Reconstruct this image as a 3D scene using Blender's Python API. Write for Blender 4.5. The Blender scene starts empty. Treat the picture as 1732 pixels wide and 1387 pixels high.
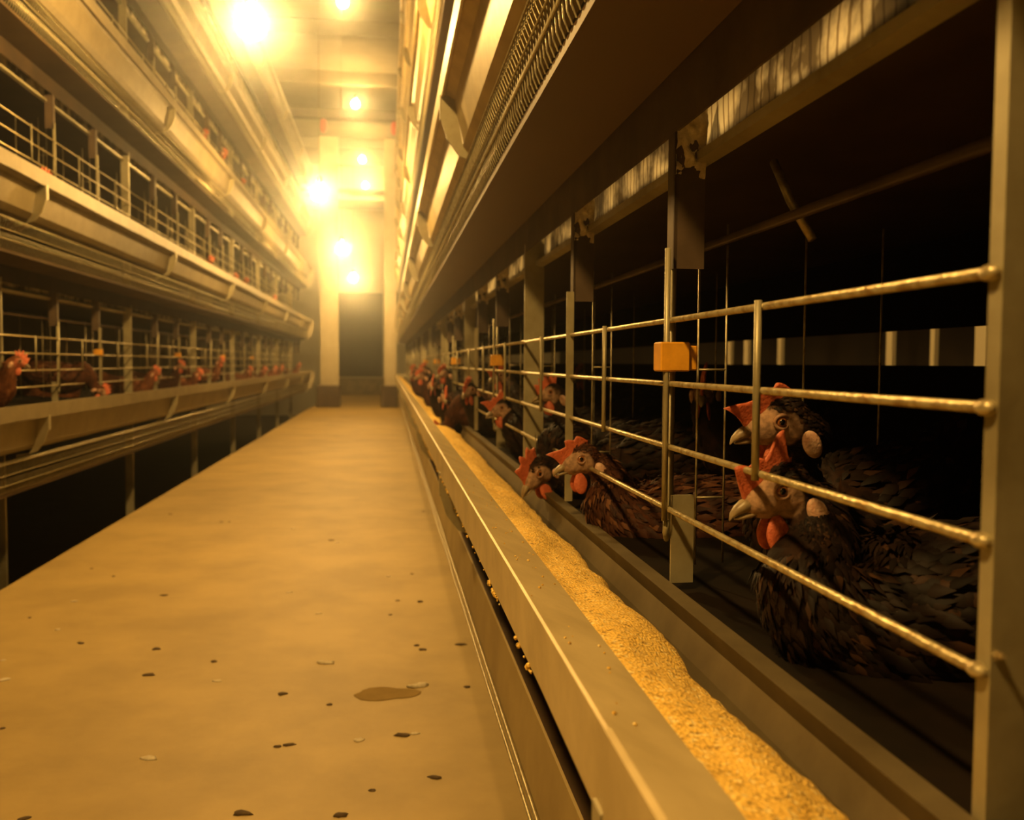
import bpy, bmesh, math, random
from mathutils import Vector, Matrix, Euler, noise
random.seed(11)
scene = bpy.context.scene
COL = scene.collection
PI = math.pi
H = 0.624                       # camera height above the walkway

# ------------------------------------------------------------------ view
scene.view_settings.view_transform = 'Standard'
scene.view_settings.look = 'None'
scene.view_settings.exposure = 0.0
scene.view_settings.gamma = 1.0
scene.view_settings.use_curve_mapping = False
scene.cycles.use_denoising = True
scene.cycles.max_bounces = 6
scene.cycles.diffuse_bounces = 2
scene.cycles.glossy_bounces = 3
scene.cycles.volume_bounces = 0
scene.cycles.sample_clamp_indirect = 6.0
scene.cycles.sample_clamp_direct = 0.0

w = bpy.data.worlds.new('night')
w.use_nodes = True
w.node_tree.nodes['Background'].inputs[0].default_value = (0.02, 0.012, 0.004, 1)
w.node_tree.nodes['Background'].inputs[1].default_value = 0.05
scene.world = w

# ------------------------------------------------------------------ materials
def mat(name, color, rough=0.6, metal=0.0, noise_scale=None, dark=None, amount=0.5, bump=0.0, bump_scale=60.0,
        stretch=(1, 1, 1), spec=0.5, lo=0.35, hi=0.65, sss=0.0):
    m = bpy.data.materials.new(name)
    m.use_nodes = True
    nt = m.node_tree
    b = nt.nodes['Principled BSDF']
    b.inputs['Base Color'].default_value = (*color, 1)
    b.inputs['Roughness'].default_value = rough
    b.inputs['Metallic'].default_value = metal
    b.inputs['Specular IOR Level'].default_value = spec
    if sss:
        b.inputs['Subsurface Weight'].default_value = sss
        b.inputs['Subsurface Radius'].default_value = (0.004, 0.0012, 0.0006)
        b.inputs['Subsurface Scale'].default_value = 1.0
    tc = nt.nodes.new('ShaderNodeTexCoord')
    mp = nt.nodes.new('ShaderNodeMapping')
    mp.inputs['Scale'].default_value = stretch
    nt.links.new(tc.outputs['Object'], mp.inputs['Vector'])
    if noise_scale:
        n = nt.nodes.new('ShaderNodeTexNoise')
        n.inputs['Scale'].default_value = noise_scale
        n.inputs['Detail'].default_value = 6
        n.inputs['Roughness'].default_value = 0.62
        nt.links.new(mp.outputs[0], n.inputs['Vector'])
        r = nt.nodes.new('ShaderNodeValToRGB')
        r.color_ramp.elements[0].position = lo
        r.color_ramp.elements[1].position = hi
        d = dark or tuple(c * (1 - amount) for c in color)
        r.color_ramp.elements[0].color = (*d, 1)
        r.color_ramp.elements[1].color = (*color, 1)
        nt.links.new(n.outputs['Fac'], r.inputs['Fac'])
        nt.links.new(r.outputs['Color'], b.inputs['Base Color'])
    if bump:
        n2 = nt.nodes.new('ShaderNodeTexNoise')
        n2.inputs['Scale'].default_value = bump_scale
        n2.inputs['Detail'].default_value = 4
        nt.links.new(mp.outputs[0], n2.inputs['Vector'])
        bp = nt.nodes.new('ShaderNodeBump')
        bp.inputs['Strength'].default_value = bump
        bp.inputs['Distance'].default_value = 0.004
        nt.links.new(n2.outputs['Fac'], bp.inputs['Height'])
        nt.links.new(bp.outputs[0], b.inputs['Normal'])
    return m

def emis(name, color, strength):
    m = bpy.data.materials.new(name)
    m.use_nodes = True
    nt = m.node_tree
    nt.nodes.remove(nt.nodes['Principled BSDF'])
    e = nt.nodes.new('ShaderNodeEmission')
    e.inputs[0].default_value = (*color, 1)
    e.inputs[1].default_value = strength
    nt.links.new(e.outputs[0], nt.nodes['Material Output'].inputs['Surface'])
    return m

AMBER = (1.0, 0.56, 0.13)
M = {}
M['zinc'] = mat('galvanised steel', (0.46, 0.42, 0.27), 0.45, 0.35, 9, (0.28, 0.24, 0.13), bump=0.15, bump_scale=40)
M['trough'] = mat('dusty trough steel', (0.68, 0.55, 0.29), 0.45, 0.1, 14, (0.52, 0.41, 0.20), bump=0.12, bump_scale=50)
M['sheet'] = mat('dusty brown sheet', (0.42, 0.32, 0.13), 0.7, 0.0, 6, (0.32, 0.235, 0.09))
M['trough_far'] = mat('shade-toned trough steel', (0.25, 0.205, 0.115), 0.5, 0.1, 10, (0.18, 0.145, 0.075), bump=0.1, bump_scale=40)  # far-row troughs: dimmer light put into this darker copy
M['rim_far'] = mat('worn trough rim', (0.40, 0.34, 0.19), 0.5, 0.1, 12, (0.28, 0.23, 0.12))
M['shaded_far'] = mat('shade-toned dark board', (0.045, 0.028, 0.013), 0.8, 0.0, 12, (0.025, 0.016, 0.008), spec=0.1)  # far-row back boards, colour darkened to take down the direct light
M['tray_far'] = mat('shade-toned egg tray', (0.085, 0.055, 0.025), 0.8, 0.0, 5, (0.055, 0.034, 0.014), spec=0.15)  # far-row trays, weaker light put into the colour
M['rearlip'] = mat('shade-toned rear trough steel', (0.17, 0.135, 0.07), 0.5, 0.15, 11, (0.10, 0.075, 0.035))  # rear lip darkened to stand for weaker light at the trough's back
M['wire'] = mat('zinc wire', (0.50, 0.45, 0.28), 0.38, 0.5, 120, (0.28, 0.22, 0.11))
M['rail'] = mat('rusty zinc rail', (0.52, 0.45, 0.26), 0.36, 0.5, 90, (0.30, 0.19, 0.07), lo=0.3, hi=0.55, bump=0.3, bump_scale=200)
M['dirty'] = mat('dirty dark steel', (0.10, 0.065, 0.035), 0.65, 0.0, 12, (0.05, 0.03, 0.016))
M['tray'] = mat('egg tray steel', (0.12, 0.068, 0.028), 0.6, 0.0, 3, (0.09, 0.05, 0.02), stretch=(1, 0.4, 1))
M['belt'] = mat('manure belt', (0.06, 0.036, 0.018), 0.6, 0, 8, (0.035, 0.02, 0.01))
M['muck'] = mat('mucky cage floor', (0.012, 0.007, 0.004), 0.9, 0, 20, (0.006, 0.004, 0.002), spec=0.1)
M['caked'] = mat('dried droppings', (0.80, 0.72, 0.52), 0.9, 0, 60, (0.42, 0.34, 0.2), bump=0.6, bump_scale=90)
M['floor'] = mat('concrete walkway', (0.47, 0.335, 0.105), 0.62, 0, 3.2, (0.345, 0.24, 0.07), bump=0.15, bump_scale=30)
M['pit'] = mat('dark pit concrete', (0.035, 0.025, 0.015), 0.9, 0, 5)
M['ceiling'] = mat('ceiling sheet', (0.30, 0.27, 0.20), 0.8, 0, 1.5, (0.22, 0.195, 0.14))
M['wall'] = mat('painted wall', (0.62, 0.58, 0.45), 0.75, 0, 1.2, (0.52, 0.48, 0.36))
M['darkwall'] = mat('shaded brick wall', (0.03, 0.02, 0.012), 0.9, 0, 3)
M['door'] = mat('dark door leaf', (0.055, 0.045, 0.035), 0.7, 0, 3, (0.04, 0.032, 0.025), stretch=(6, 1, 0.3))
M['column'] = mat('painted column', (0.55, 0.49, 0.34), 0.45, 0.15, 4, (0.44, 0.38, 0.25))
M['concrete'] = mat('sill concrete', (0.34, 0.28, 0.17), 0.8, 0, 8)
M['yellow'] = mat('yellow plastic', (0.85, 0.42, 0.03), 0.4, 0, 40, (0.65, 0.30, 0.02))
M['redpl'] = mat('red plastic', (0.55, 0.06, 0.03), 0.5)
M['comb'] = mat('red comb skin', (0.66, 0.17, 0.07), 0.5, 0, 220, (0.50, 0.11, 0.045), bump=0.35, bump_scale=500, sss=0.15)
M['lobe'] = mat('pale ear lobe skin', (0.72, 0.50, 0.36), 0.5, 0, 150, (0.60, 0.33, 0.22), bump=0.3, bump_scale=400)
M['beak'] = mat('horn beak', (0.34, 0.26, 0.14), 0.4, 0, 90, (0.20, 0.14, 0.075))
M['iris'] = mat('amber iris', (0.32, 0.11, 0.02), 0.15, spec=0.8)
M['pupil'] = mat('black pupil', (0.004, 0.003, 0.003), 0.06, spec=1.0)
M['lid'] = mat('bare eyelid skin', (0.42, 0.25, 0.16), 0.5, 0, 300, (0.33, 0.18, 0.11))
M['brown'] = mat('pale brown post', (0.75, 0.66, 0.45), 0.7)
M['blackpl'] = mat('black plastic', (0.02, 0.018, 0.015), 0.5)
M['bulb'] = emis('lit bulb glass', (1.0, 0.58, 0.165), 900.0)
M['bulb_high'] = emis('lit roof bulb glass', (1.0, 0.58, 0.165), 560.0)
M['bulb_dim'] = emis('lit dim bulb glass', (1.0, 0.58, 0.165), 18.0)
M['dropping'] = mat('dark dropping', (0.12, 0.075, 0.03), 0.9, 0, 150)
M['whitedrop'] = mat('pale dropping', (0.72, 0.64, 0.45), 0.9, 0, 120, (0.5, 0.42, 0.27))
M['stain'] = mat('damp stain', (0.30, 0.205, 0.07), 0.9, 0, 30, (0.25, 0.17, 0.055), spec=0.1)

def feed_mat():
    m = mat('ground maize feed', (0.78, 0.52, 0.10), 0.9)
    nt = m.node_tree
    b = nt.nodes['Principled BSDF']
    tc = nt.nodes.new('ShaderNodeTexCoord')
    v = nt.nodes.new('ShaderNodeTexVoronoi')
    v.inputs['Scale'].default_value = 420
    nt.links.new(tc.outputs['Object'], v.inputs['Vector'])
    r = nt.nodes.new('ShaderNodeValToRGB')
    e = r.color_ramp.elements
    e[0].position, e[0].color = 0.0, (0.36, 0.21, 0.035, 1)
    e[1].position, e[1].color = 1.0, (0.97, 0.80, 0.36, 1)
    x = r.color_ramp.elements.new(0.18); x.color = (0.80, 0.50, 0.085, 1)
    x = r.color_ramp.elements.new(0.85); x.color = (0.93, 0.63, 0.13, 1)
    sep = nt.nodes.new('ShaderNodeSeparateColor')
    nt.links.new(v.outputs['Color'], sep.inputs[0])
    nt.links.new(sep.outputs[0], r.inputs['Fac'])
    nt.links.new(r.outputs['Color'], b.inputs['Base Color'])
    bp = nt.nodes.new('ShaderNodeBump')
    bp.inputs['Strength'].default_value = 0.8
    bp.inputs['Distance'].default_value = 0.002
    nt.links.new(v.outputs['Distance'], bp.inputs['Height'])
    nt.links.new(bp.outputs[0], b.inputs['Normal'])
    return m
M['feed'] = feed_mat()

def hen_mat(name, base, streak, face):
    m = bpy.data.materials.new(name)
    m.use_nodes = True
    nt = m.node_tree
    b = nt.nodes['Principled BSDF']
    b.inputs['Roughness'].default_value = 0.75
    b.inputs['Specular IOR Level'].default_value = 0.1
    tc = nt.nodes.new('ShaderNodeTexCoord')
    n = nt.nodes.new('ShaderNodeTexNoise')
    n.inputs['Scale'].default_value = 60
    n.inputs['Detail'].default_value = 5
    nt.links.new(tc.outputs['Object'], n.inputs['Vector'])
    r = nt.nodes.new('ShaderNodeValToRGB')
    r.color_ramp.elements[0].position = 0.4
    r.color_ramp.elements[0].color = (*base, 1)
    r.color_ramp.elements[1].position = 0.72
    r.color_ramp.elements[1].color = (*streak, 1)
    nt.links.new(n.outputs['Fac'], r.inputs['Fac'])
    n2 = nt.nodes.new('ShaderNodeTexNoise')
    n2.inputs['Scale'].default_value = 190
    n2.inputs['Detail'].default_value = 5
    nt.links.new(tc.outputs['Object'], n2.inputs['Vector'])
    r2 = nt.nodes.new('ShaderNodeValToRGB')
    r2.color_ramp.elements[0].position = 0.38
    r2.color_ramp.elements[0].color = (*[c * 0.55 for c in face], 1)
    r2.color_ramp.elements[1].position = 0.6
    r2.color_ramp.elements[1].color = (*face, 1)
    nt.links.new(n2.outputs['Fac'], r2.inputs['Fac'])
    a = nt.nodes.new('ShaderNodeAttribute')
    a.attribute_name = 'skin'
    mx = nt.nodes.new('ShaderNodeMix')
    mx.data_type = 'RGBA'
    nt.links.new(a.outputs['Fac'], mx.inputs['Factor'])
    nt.links.new(r.outputs['Color'], mx.inputs['A'])
    nt.links.new(r2.outputs['Color'], mx.inputs['B'])
    nt.links.new(mx.outputs['Result'], b.inputs['Base Color'])
    bp = nt.nodes.new('ShaderNodeBump')
    bp.inputs['Strength'].default_value = 0.5
    bp.inputs['Distance'].default_value = 0.002
    nt.links.new(n2.outputs['Fac'], bp.inputs['Height'])
    nt.links.new(bp.outputs[0], b.inputs['Normal'])
    return m

def plume_mat(name, c0, c1, c2):
    m = bpy.data.materials.new(name)
    m.use_nodes = True
    nt = m.node_tree
    b = nt.nodes['Principled BSDF']
    b.inputs['Roughness'].default_value = 0.6
    b.inputs['Specular IOR Level'].default_value = 0.14
    a = nt.nodes.new('ShaderNodeAttribute')
    a.attribute_name = 'tone'
    r = nt.nodes.new('ShaderNodeValToRGB')
    r.color_ramp.elements[0].color = (*c0, 1)
    r.color_ramp.elements[1].color = (*c2, 1)
    e = r.color_ramp.elements.new(0.75)
    e.color = (*c1, 1)
    nt.links.new(a.outputs['Fac'], r.inputs['Fac'])
    nt.links.new(r.outputs['Color'], b.inputs['Base Color'])
    return m

FACE = (0.43, 0.27, 0.17)
M['hen_black'] = hen_mat('black hen', (0.012, 0.007, 0.005), (0.035, 0.016, 0.009), FACE)
M['hen_brown'] = hen_mat('dark brown hen', (0.045, 0.016, 0.008), (0.10, 0.035, 0.014), FACE)
M['hen_red'] = hen_mat('red brown hen', (0.13, 0.045, 0.018), (0.24, 0.09, 0.035), (0.50, 0.16, 0.09))
M['plume_black'] = plume_mat('black feathers', (0.006, 0.0035, 0.0025), (0.016, 0.008, 0.005), (0.055, 0.026, 0.012))
M['plume_brown'] = plume_mat('brown feathers', (0.025, 0.009, 0.005), (0.075, 0.026, 0.011), (0.17, 0.075, 0.032))
M['plume_red'] = plume_mat('red feathers', (0.09, 0.03, 0.012), (0.18, 0.065, 0.025), (0.30, 0.13, 0.05))

# ------------------------------------------------------------------ mesh helpers
def new_obj(name, bm, m, parent=None, smooth=False):
    me = bpy.data.meshes.new(name)
    bmesh.ops.recalc_face_normals(bm, faces=bm.faces)
    bm.to_mesh(me)
    bm.free()
    if smooth:
        for p in me.polygons:
            p.use_smooth = True
    me.materials.append(m)
    o = bpy.data.objects.new(name, me)
    COL.objects.link(o)
    if parent:
        o.parent = parent
    return o

def empty(name, loc=(0, 0, 0), rz=0.0):
    o = bpy.data.objects.new(name, None)
    o.empty_display_size = 0.05
    o.location = loc
    o.rotation_euler = (0, 0, rz)
    COL.objects.link(o)
    return o

def tag(o, label, cat, group=None, kind=None):
    if kind:
        o['kind'] = kind
    if label:
        o['label'] = label
    if cat:
        o['category'] = cat
    if group:
        o['group'] = group
    return o

def struct(name, bm, m, label=None, cat=None, parent=None):
    o = new_obj(name, bm, m, parent)
    if parent is None:
        o['kind'] = 'structure'
        if label:
            o['label'] = label
            o['category'] = cat
    return o

def dup(o, parent=None, loc=None, rot=None, scale=None):
    c = o.copy()
    for k in ('label', 'category', 'group'):
        pass
    COL.objects.link(c)
    if parent is not None:
        c.parent = parent
    for ch in o.children:
        dup(ch, c)
    if loc is not None:
        c.location = loc
    if rot is not None:
        c.rotation_euler = rot
    if scale is not None:
        c.scale = (scale,) * 3
    return c

def box(bm, x0, x1, y0, y1, z0, z1):
    vs = [bm.verts.new((x, y, z)) for z in (z0, z1) for y in (y0, y1) for x in (x0, x1)]
    for f in ((0, 1, 3, 2), (4, 6, 7, 5), (0, 4, 5, 1), (2, 3, 7, 6), (0, 2, 6, 4), (1, 5, 7, 3)):
        bm.faces.new([vs[i] for i in f])

def prism(bm, prof, y0, y1, fx=lambda x: x, ys=None, jit=None):
    """closed profile [(x,z)...] extruded along Y."""
    ys = ys or [y0, y1]
    rings = []
    for y in ys:
        rings.append([bm.verts.new((fx(x) + (jit(i, y)[0] if jit else 0), y, z + (jit(i, y)[1] if jit else 0))) for i, (x, z) in enumerate(prof)])
    n = len(prof)
    for a, b in zip(rings, rings[1:]):
        for i in range(n):
            j = (i + 1) % n
            bm.faces.new((a[i], a[j], b[j], b[i]))
    bm.faces.new(rings[0][::-1])
    bm.faces.new(rings[-1])

def tube(bm, pts, r, n=8, caps=True):
    pts = [Vector(p) for p in pts]
    rings = []
    up = Vector((0.13, 0.2, 1)).normalized()
    for i, p in enumerate(pts):
        a = pts[max(0, i - 1)]
        b = pts[min(len(pts) - 1, i + 1)]
        t = (b - a).normalized()
        s = t.cross(up)
        if s.length < 1e-3:
            s = t.cross(Vector((1, 0, 0)))
        s.normalize()
        u = s.cross(t)
        rr = r[i] if isinstance(r, (list, tuple)) else r
        rings.append([bm.verts.new(p + s * rr * math.cos(2 * PI * k / n) + u * rr * math.sin(2 * PI * k / n)) for k in range(n)])
    for a, b in zip(rings, rings[1:]):
        for k in range(n):
            bm.faces.new((a[k], a[(k + 1) % n], b[(k + 1) % n], b[k]))
    if caps:
        bm.faces.new(rings[0][::-1])
        bm.faces.new(rings[-1])

def ellipsoid(bm, c, r, mtx=None, seg=16, rings=10):
    vs = bmesh.ops.create_uvsphere(bm, u_segments=seg, v_segments=rings, radius=1.0)['verts']
    c = Vector(c)
    for v in vs:
        q = Vector((v.co.x * r[0], v.co.y * r[1], v.co.z * r[2]))
        if mtx is not None:
            q = mtx @ q
        v.co = q + c

def lathe(bm, prof, c=(0, 0, 0), n=16):
    rings = []
    for r, z in prof:
        rings.append([bm.verts.new((c[0] + r * math.cos(2 * PI * k / n), c[1] + r * math.sin(2 * PI * k / n), c[2] + z)) for k in range(n)])
    for a, b in zip(rings, rings[1:]):
        for k in range(n):
            bm.faces.new((a[k], a[(k + 1) % n], b[(k + 1) % n], b[k]))
    bm.faces.new(rings[0][::-1])
    bm.faces.new(rings[-1])

ORD = ['first', 'second', 'third', 'fourth', 'fifth', 'sixth', 'seventh', 'eighth', 'ninth', 'tenth', 'eleventh', 'twelfth',
       'thirteenth', 'fourteenth', 'fifteenth', 'sixteenth', 'seventeenth', 'eighteenth', 'nineteenth', 'twentieth']
def ordinal(i):
    if i < 20:
        return ORD[i]
    t = {2: 'twenty', 3: 'thirty', 4: 'forty'}[(i + 1) // 10]
    k = (i + 1) % 10
    if k == 0:
        return {30: 'thirtieth', 40: 'fortieth'}[i + 1]
    return t + '-' + ORD[k - 1]

TIERNAME = ['lowest', 'second-lowest', 'middle', 'second-highest', 'topmost']

# ------------------------------------------------------------------ room shell
Y0, Y1 = -3.0, 18.0
XL, XR = -3.4, 3.4
CEIL = H + 3.75
bm = bmesh.new()
prism(bm, [(XL, -0.4), (-1.045, -0.4), (-1.04, 0.0), (0.34, 0.0), (0.345, -0.4), (XR, -0.4), (XR, -0.5), (XL, -0.5)], Y0, Y1)
floor = struct('floor', bm, M['floor'], 'dusty tan concrete walkway running between the two cage rows', 'floor')
# the pits under the cages share the mesh but take a near-black colour
floor.data.materials.append(M['pit'])
for p in floor.data.polygons:
    if p.center.z < -0.01 or abs(p.normal.z) < 0.5:
        p.material_index = 1

def slab(name, m, x0, x1, y0, y1, z0, z1, label=None, cat=None):
    b = bmesh.new()
    box(b, x0, x1, y0, y1, z0, z1)
    return struct(name, b, m, label, cat)
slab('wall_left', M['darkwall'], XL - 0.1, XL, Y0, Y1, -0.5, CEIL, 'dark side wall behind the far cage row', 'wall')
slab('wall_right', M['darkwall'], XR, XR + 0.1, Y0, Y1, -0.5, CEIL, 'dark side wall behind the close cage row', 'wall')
slab('wall_back', M['wall'], XL, XR, Y0 - 0.1, Y0, -0.5, CEIL, 'plain wall behind the viewer', 'wall')
# end wall with a doorway cut in it
DX0, DX1, DZ0, DZ1 = -0.93, -0.085, H - 0.285, H + 1.34
b = bmesh.new()
prism_pts = [(XL, -0.5), (XR, -0.5), (XR, CEIL), (XL, CEIL)]
for x0, x1, z0, z1 in ((XL, DX0, -0.5, CEIL), (DX1, XR, -0.5, CEIL), (DX0, DX1, -0.5, DZ0), (DX0, DX1, DZ1, CEIL)):
    box(b, x0, x1, Y1, Y1 + 0.15, z0, z1)
bmesh.ops.remove_doubles(b, verts=b.verts, dist=1e-5)
struct('wall_end', b, M['wall'], 'pale bright end wall closing the aisle above the dark doorway', 'wall')
b = bmesh.new()
box(b, DX0, DX1, Y1 + 0.1, Y1 + 0.14, DZ0, DZ1)
door = struct('door_1', b, M['door'], 'dark closed doorway at the end of the aisle under a glowing lintel', 'door')
b = bmesh.new()
for k in range(1, 3):
    xx = DX0 + (DX1 - DX0) * k / 3
    box(b, xx - 0.012, xx + 0.012, Y1 + 0.085, Y1 + 0.1, DZ0, DZ1)
struct('door_batten', b, M['door'], parent=door)
b = bmesh.new()
box(b, DX0 - 0.12, DX1 + 0.1, Y1 - 0.35, Y1 - 0.001, 0.0, DZ0 - 0.02)
struct('trim_1', b, M['concrete'], 'low concrete step below the dark doorway', 'step')
b = bmesh.new()
box(b, DX0 - 0.08, DX1 + 0.08, Y1 - 0.06, Y1 - 0.001, DZ1, DZ1 + 0.09)
struct('trim_2', b, M['wall'], 'pale lintel strip over the dark doorway', 'lintel')
b = bmesh.new()
box(b, XL, XR, Y0, Y1, CEIL, CEIL + 0.1)
struct('ceiling', b, M['ceiling'], 'dusty sheet ceiling with cross beams above the aisle', 'ceiling')
for k, yb in enumerate([1.5, 3.3, 5.1, 6.9, 8.7, 10.5, 12.3, 14.1, 15.9]):
    b = bmesh.new()
    prism_ = [(XL, CEIL - 0.16), (XR, CEIL - 0.16), (XR, CEIL), (XL, CEIL)]
    box(b, XL, XR, yb - 0.07, yb + 0.07, CEIL - 0.16, CEIL - 0.001)
    struct('trim_%d' % (k + 3), b, M['ceiling'], ordinal(k) + ' dusty cross beam under the ceiling, counted along the aisle', 'beam')

# ------------------------------------------------------------------ the two batteries of cages
T = 0.71
NT = 5
YA, YB = -0.6, 13.0
class Row:
    def __init__(s, name, side, xrim, z0, S, ystart):
        s.name, s.side, s.x, s.z0, s.S, s.ys = name, side, xrim, z0, S, ystart
    def X(s, d):
        return s.x + s.side * d
    def Z(s, t):
        return H + s.z0 + t * T
NEAR = Row('close row', 1, 0.10, -0.17, 0.444, 0.350)
FAR = Row('far row', -1, -1.04, -0.13, 0.489, 3.055)
ROWS = (NEAR, FAR)

TROUGH = [(0, 0), (0.002, 0.0006), (0.046, -0.018), (0.075, -0.125), (0.118, -0.125),
          (0.118, -0.135), (0.06, -0.145), (0.042, -0.128), (0.025, -0.05), (0.008, -0.036),
          (0.004, -0.045), (0, -0.045)]
REAR = [(0.1185, -0.125), (0.133, -0.060), (0.1405, -0.041), (0.135, -0.025), (0.151, -0.025), (0.151, -0.03), (0.146, -0.042), (0.132, -0.133), (0.1185, -0.135)]
FIN = [(0.001, -0.04), (0.0, -0.085), (0.012, -0.122), (0.035, -0.152), (0.095, -0.171), (0.095, -0.16), (0.06, -0.158), (0.042, -0.135),
       (0.025, -0.05), (0.014, -0.042)]
def tint(k):
    return k
mesh_cache = {}
def shared(key, build):
    """build(bm) once per key, then reuse the mesh data."""
    if key not in mesh_cache:
        bm = bmesh.new()
        build(bm)
        bmesh.ops.recalc_face_normals(bm, faces=bm.faces)
        me = bpy.data.meshes.new(key)
        bm.to_mesh(me)
        bm.free()
        mesh_cache[key] = me
    return mesh_cache[key]
def place(name, me, m, loc=(0, 0, 0), parent=None, smooth=False):
    o = bpy.data.objects.new(name, me)
    if not me.materials:
        me.materials.append(m)
        if smooth:
            for p in me.polygons:
                p.use_smooth = True
    COL.objects.link(o)
    o.location = loc
    if parent:
        o.parent = parent
    return o

def mk(row, f):
    """profile function for one side (mirrors x)."""
    return lambda bm: f(bm, row.side)

def b_trough(bm, s):
    ys = [YA + (YB - YA) * i / 80 for i in range(81)]
    def jit(i, y):
        if i in (0, 1):
            return (0, 0)
        if i >= len(TROUGH) - 2:
            return (0, 0.004 * (noise.noise((0, y * 9, 3.1)) + 0.6 * noise.noise((0, y * 31, 1.1))))
        return (0, 0)
    prism(bm, TROUGH, YA, YB, lambda x: s * x, ys, jit)
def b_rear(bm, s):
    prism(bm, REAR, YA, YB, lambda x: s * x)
def b_fin(bm, s):
    prism(bm, FIN, -0.003, 0.003, lambda x: s * x)
    # folded edge that stiffens the plate
    prism(bm, [(0.0, -0.085), (-0.002, -0.085), (-0.002, -0.04), (0.0, -0.04)], -0.003, 0.014, lambda x: s * x)
TRAY = [(0.0545, -0.257), (0.056, -0.257), (0.0565, -0.264), (0.150, -0.279), (0.150, -0.282), (0.055, -0.2675)]
def b_tray(bm, s):
    prism(bm, TRAY, YA, YB, lambda x: s * x)
GUARD = [(0.054, -0.163), (0.046, -0.170), (0.0445, -0.182), (0.050, -0.198), (0.0515, -0.214), (0.047, -0.232), (0.049, -0.247), (0.0535, -0.258)]
def b_guard(bm, s):
    y = YA + 0.01
    while y < YB:
        tube(bm, [(s * d, y + 0.004 * math.sin(k * 1.2), z) for k, (d, z) in enumerate(GUARD)], 0.0011, 4, False)
        y += 0.0165 if y < 6 else 0.033
    for d, z in ((0.0435, -0.170), (0.0475, -0.203), (0.0455, -0.232)):
        tube(bm, [(s * d, YA, z), (s * d, YB, z)], 0.0014, 6)
def b_sheet(bm):
    prism(bm, [(0.057, -0.205), (0.060, -0.205), (0.0535, -0.283), (0.050, -0.283)], YA, YB)
def b_cables(bm):
    ys = [YA + 0.15 * i for i in range(91)]
    for d, z, q in ((0.041, -0.288, 0.0), (0.047, -0.284, 4.0)):
        tube(bm, [(d + 0.0015 * noise.noise((q, y * 1.7, 0)), y, z + 0.002 * noise.noise((q, y * 1.3, 5))) for y in ys], 0.0022, 8)
BELT = [(0.18, -0.356), (0.72, -0.350), (0.72, -0.346), (0.19, -0.345), (0.18, -0.348)]
def b_belt(bm, s):
    prism(bm, BELT, YA, YB, lambda x: s * x)
def b_edge(bm, s):
    prism(bm, [(0.172, -0.360), (0.184, -0.363), (0.184, -0.350), (0.172, -0.352)], YA, YB, lambda x: s * x)
def b_skirt(bm, s):      # dark back board behind the egg tray and the dark strip over the belt
    prism(bm, [(0.1505, -0.279), (0.153, -0.279), (0.155, -0.335), (0.1525, -0.335)], YA, YB, lambda x: s * x)
def b_board(bm, s):
    prism(bm, [(0.198, -0.285), (0.202, -0.285), (0.202, -0.338), (0.198, -0.338)], YA, YB, lambda x: s * x)

def strip_mat():
    m = mat('whitewashed strip', (0.60, 0.53, 0.38), 0.85)
    nt = m.node_tree
    b = nt.nodes['Principled BSDF']
    tc = nt.nodes.new('ShaderNodeTexCoord')
    n = nt.nodes.new('ShaderNodeTexNoise'); n.inputs['Scale'].default_value = 17; n.inputs['Detail'].default_value = 4
    nt.links.new(tc.outputs['Object'], n.inputs['Vector'])
    r = nt.nodes.new('ShaderNodeValToRGB')
    r.color_ramp.elements[0].position = 0.44; r.color_ramp.elements[0].color = (0.13, 0.095, 0.05, 1)
    r.color_ramp.elements[1].position = 0.60; r.color_ramp.elements[1].color = (0.92, 0.85, 0.66, 1)
    nt.links.new(n.outputs['Fac'], r.inputs['Fac'])
    wv = nt.nodes.new('ShaderNodeTexWave'); wv.bands_direction = 'Y'  # wave bands painted across the strip in place of wire shadows
    wv.inputs['Scale'].default_value = 22; wv.inputs['Distortion'].default_value = 5.0
    nt.links.new(tc.outputs['Object'], wv.inputs['Vector'])
    r2 = nt.nodes.new('ShaderNodeValToRGB')
    r2.color_ramp.elements[0].position = 0.04; r2.color_ramp.elements[0].color = (0.45, 0.38, 0.28, 1)
    r2.color_ramp.elements[1].position = 0.25; r2.color_ramp.elements[1].color = (1, 1, 1, 1)
    nt.links.new(wv.outputs['Color'], r2.inputs['Fac'])
    mx = nt.nodes.new('ShaderNodeMix'); mx.data_type = 'RGBA'; mx.blend_type = 'MULTIPLY'
    mx.inputs['Factor'].default_value = 1.0
    nt.links.new(r.outputs['Color'], mx.inputs['A'])
    nt.links.new(r2.outputs['Color'], mx.inputs['B'])
    nt.links.new(mx.outputs['Result'], b.inputs['Base Color'])
    return m
M['strip'] = strip_mat()

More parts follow.
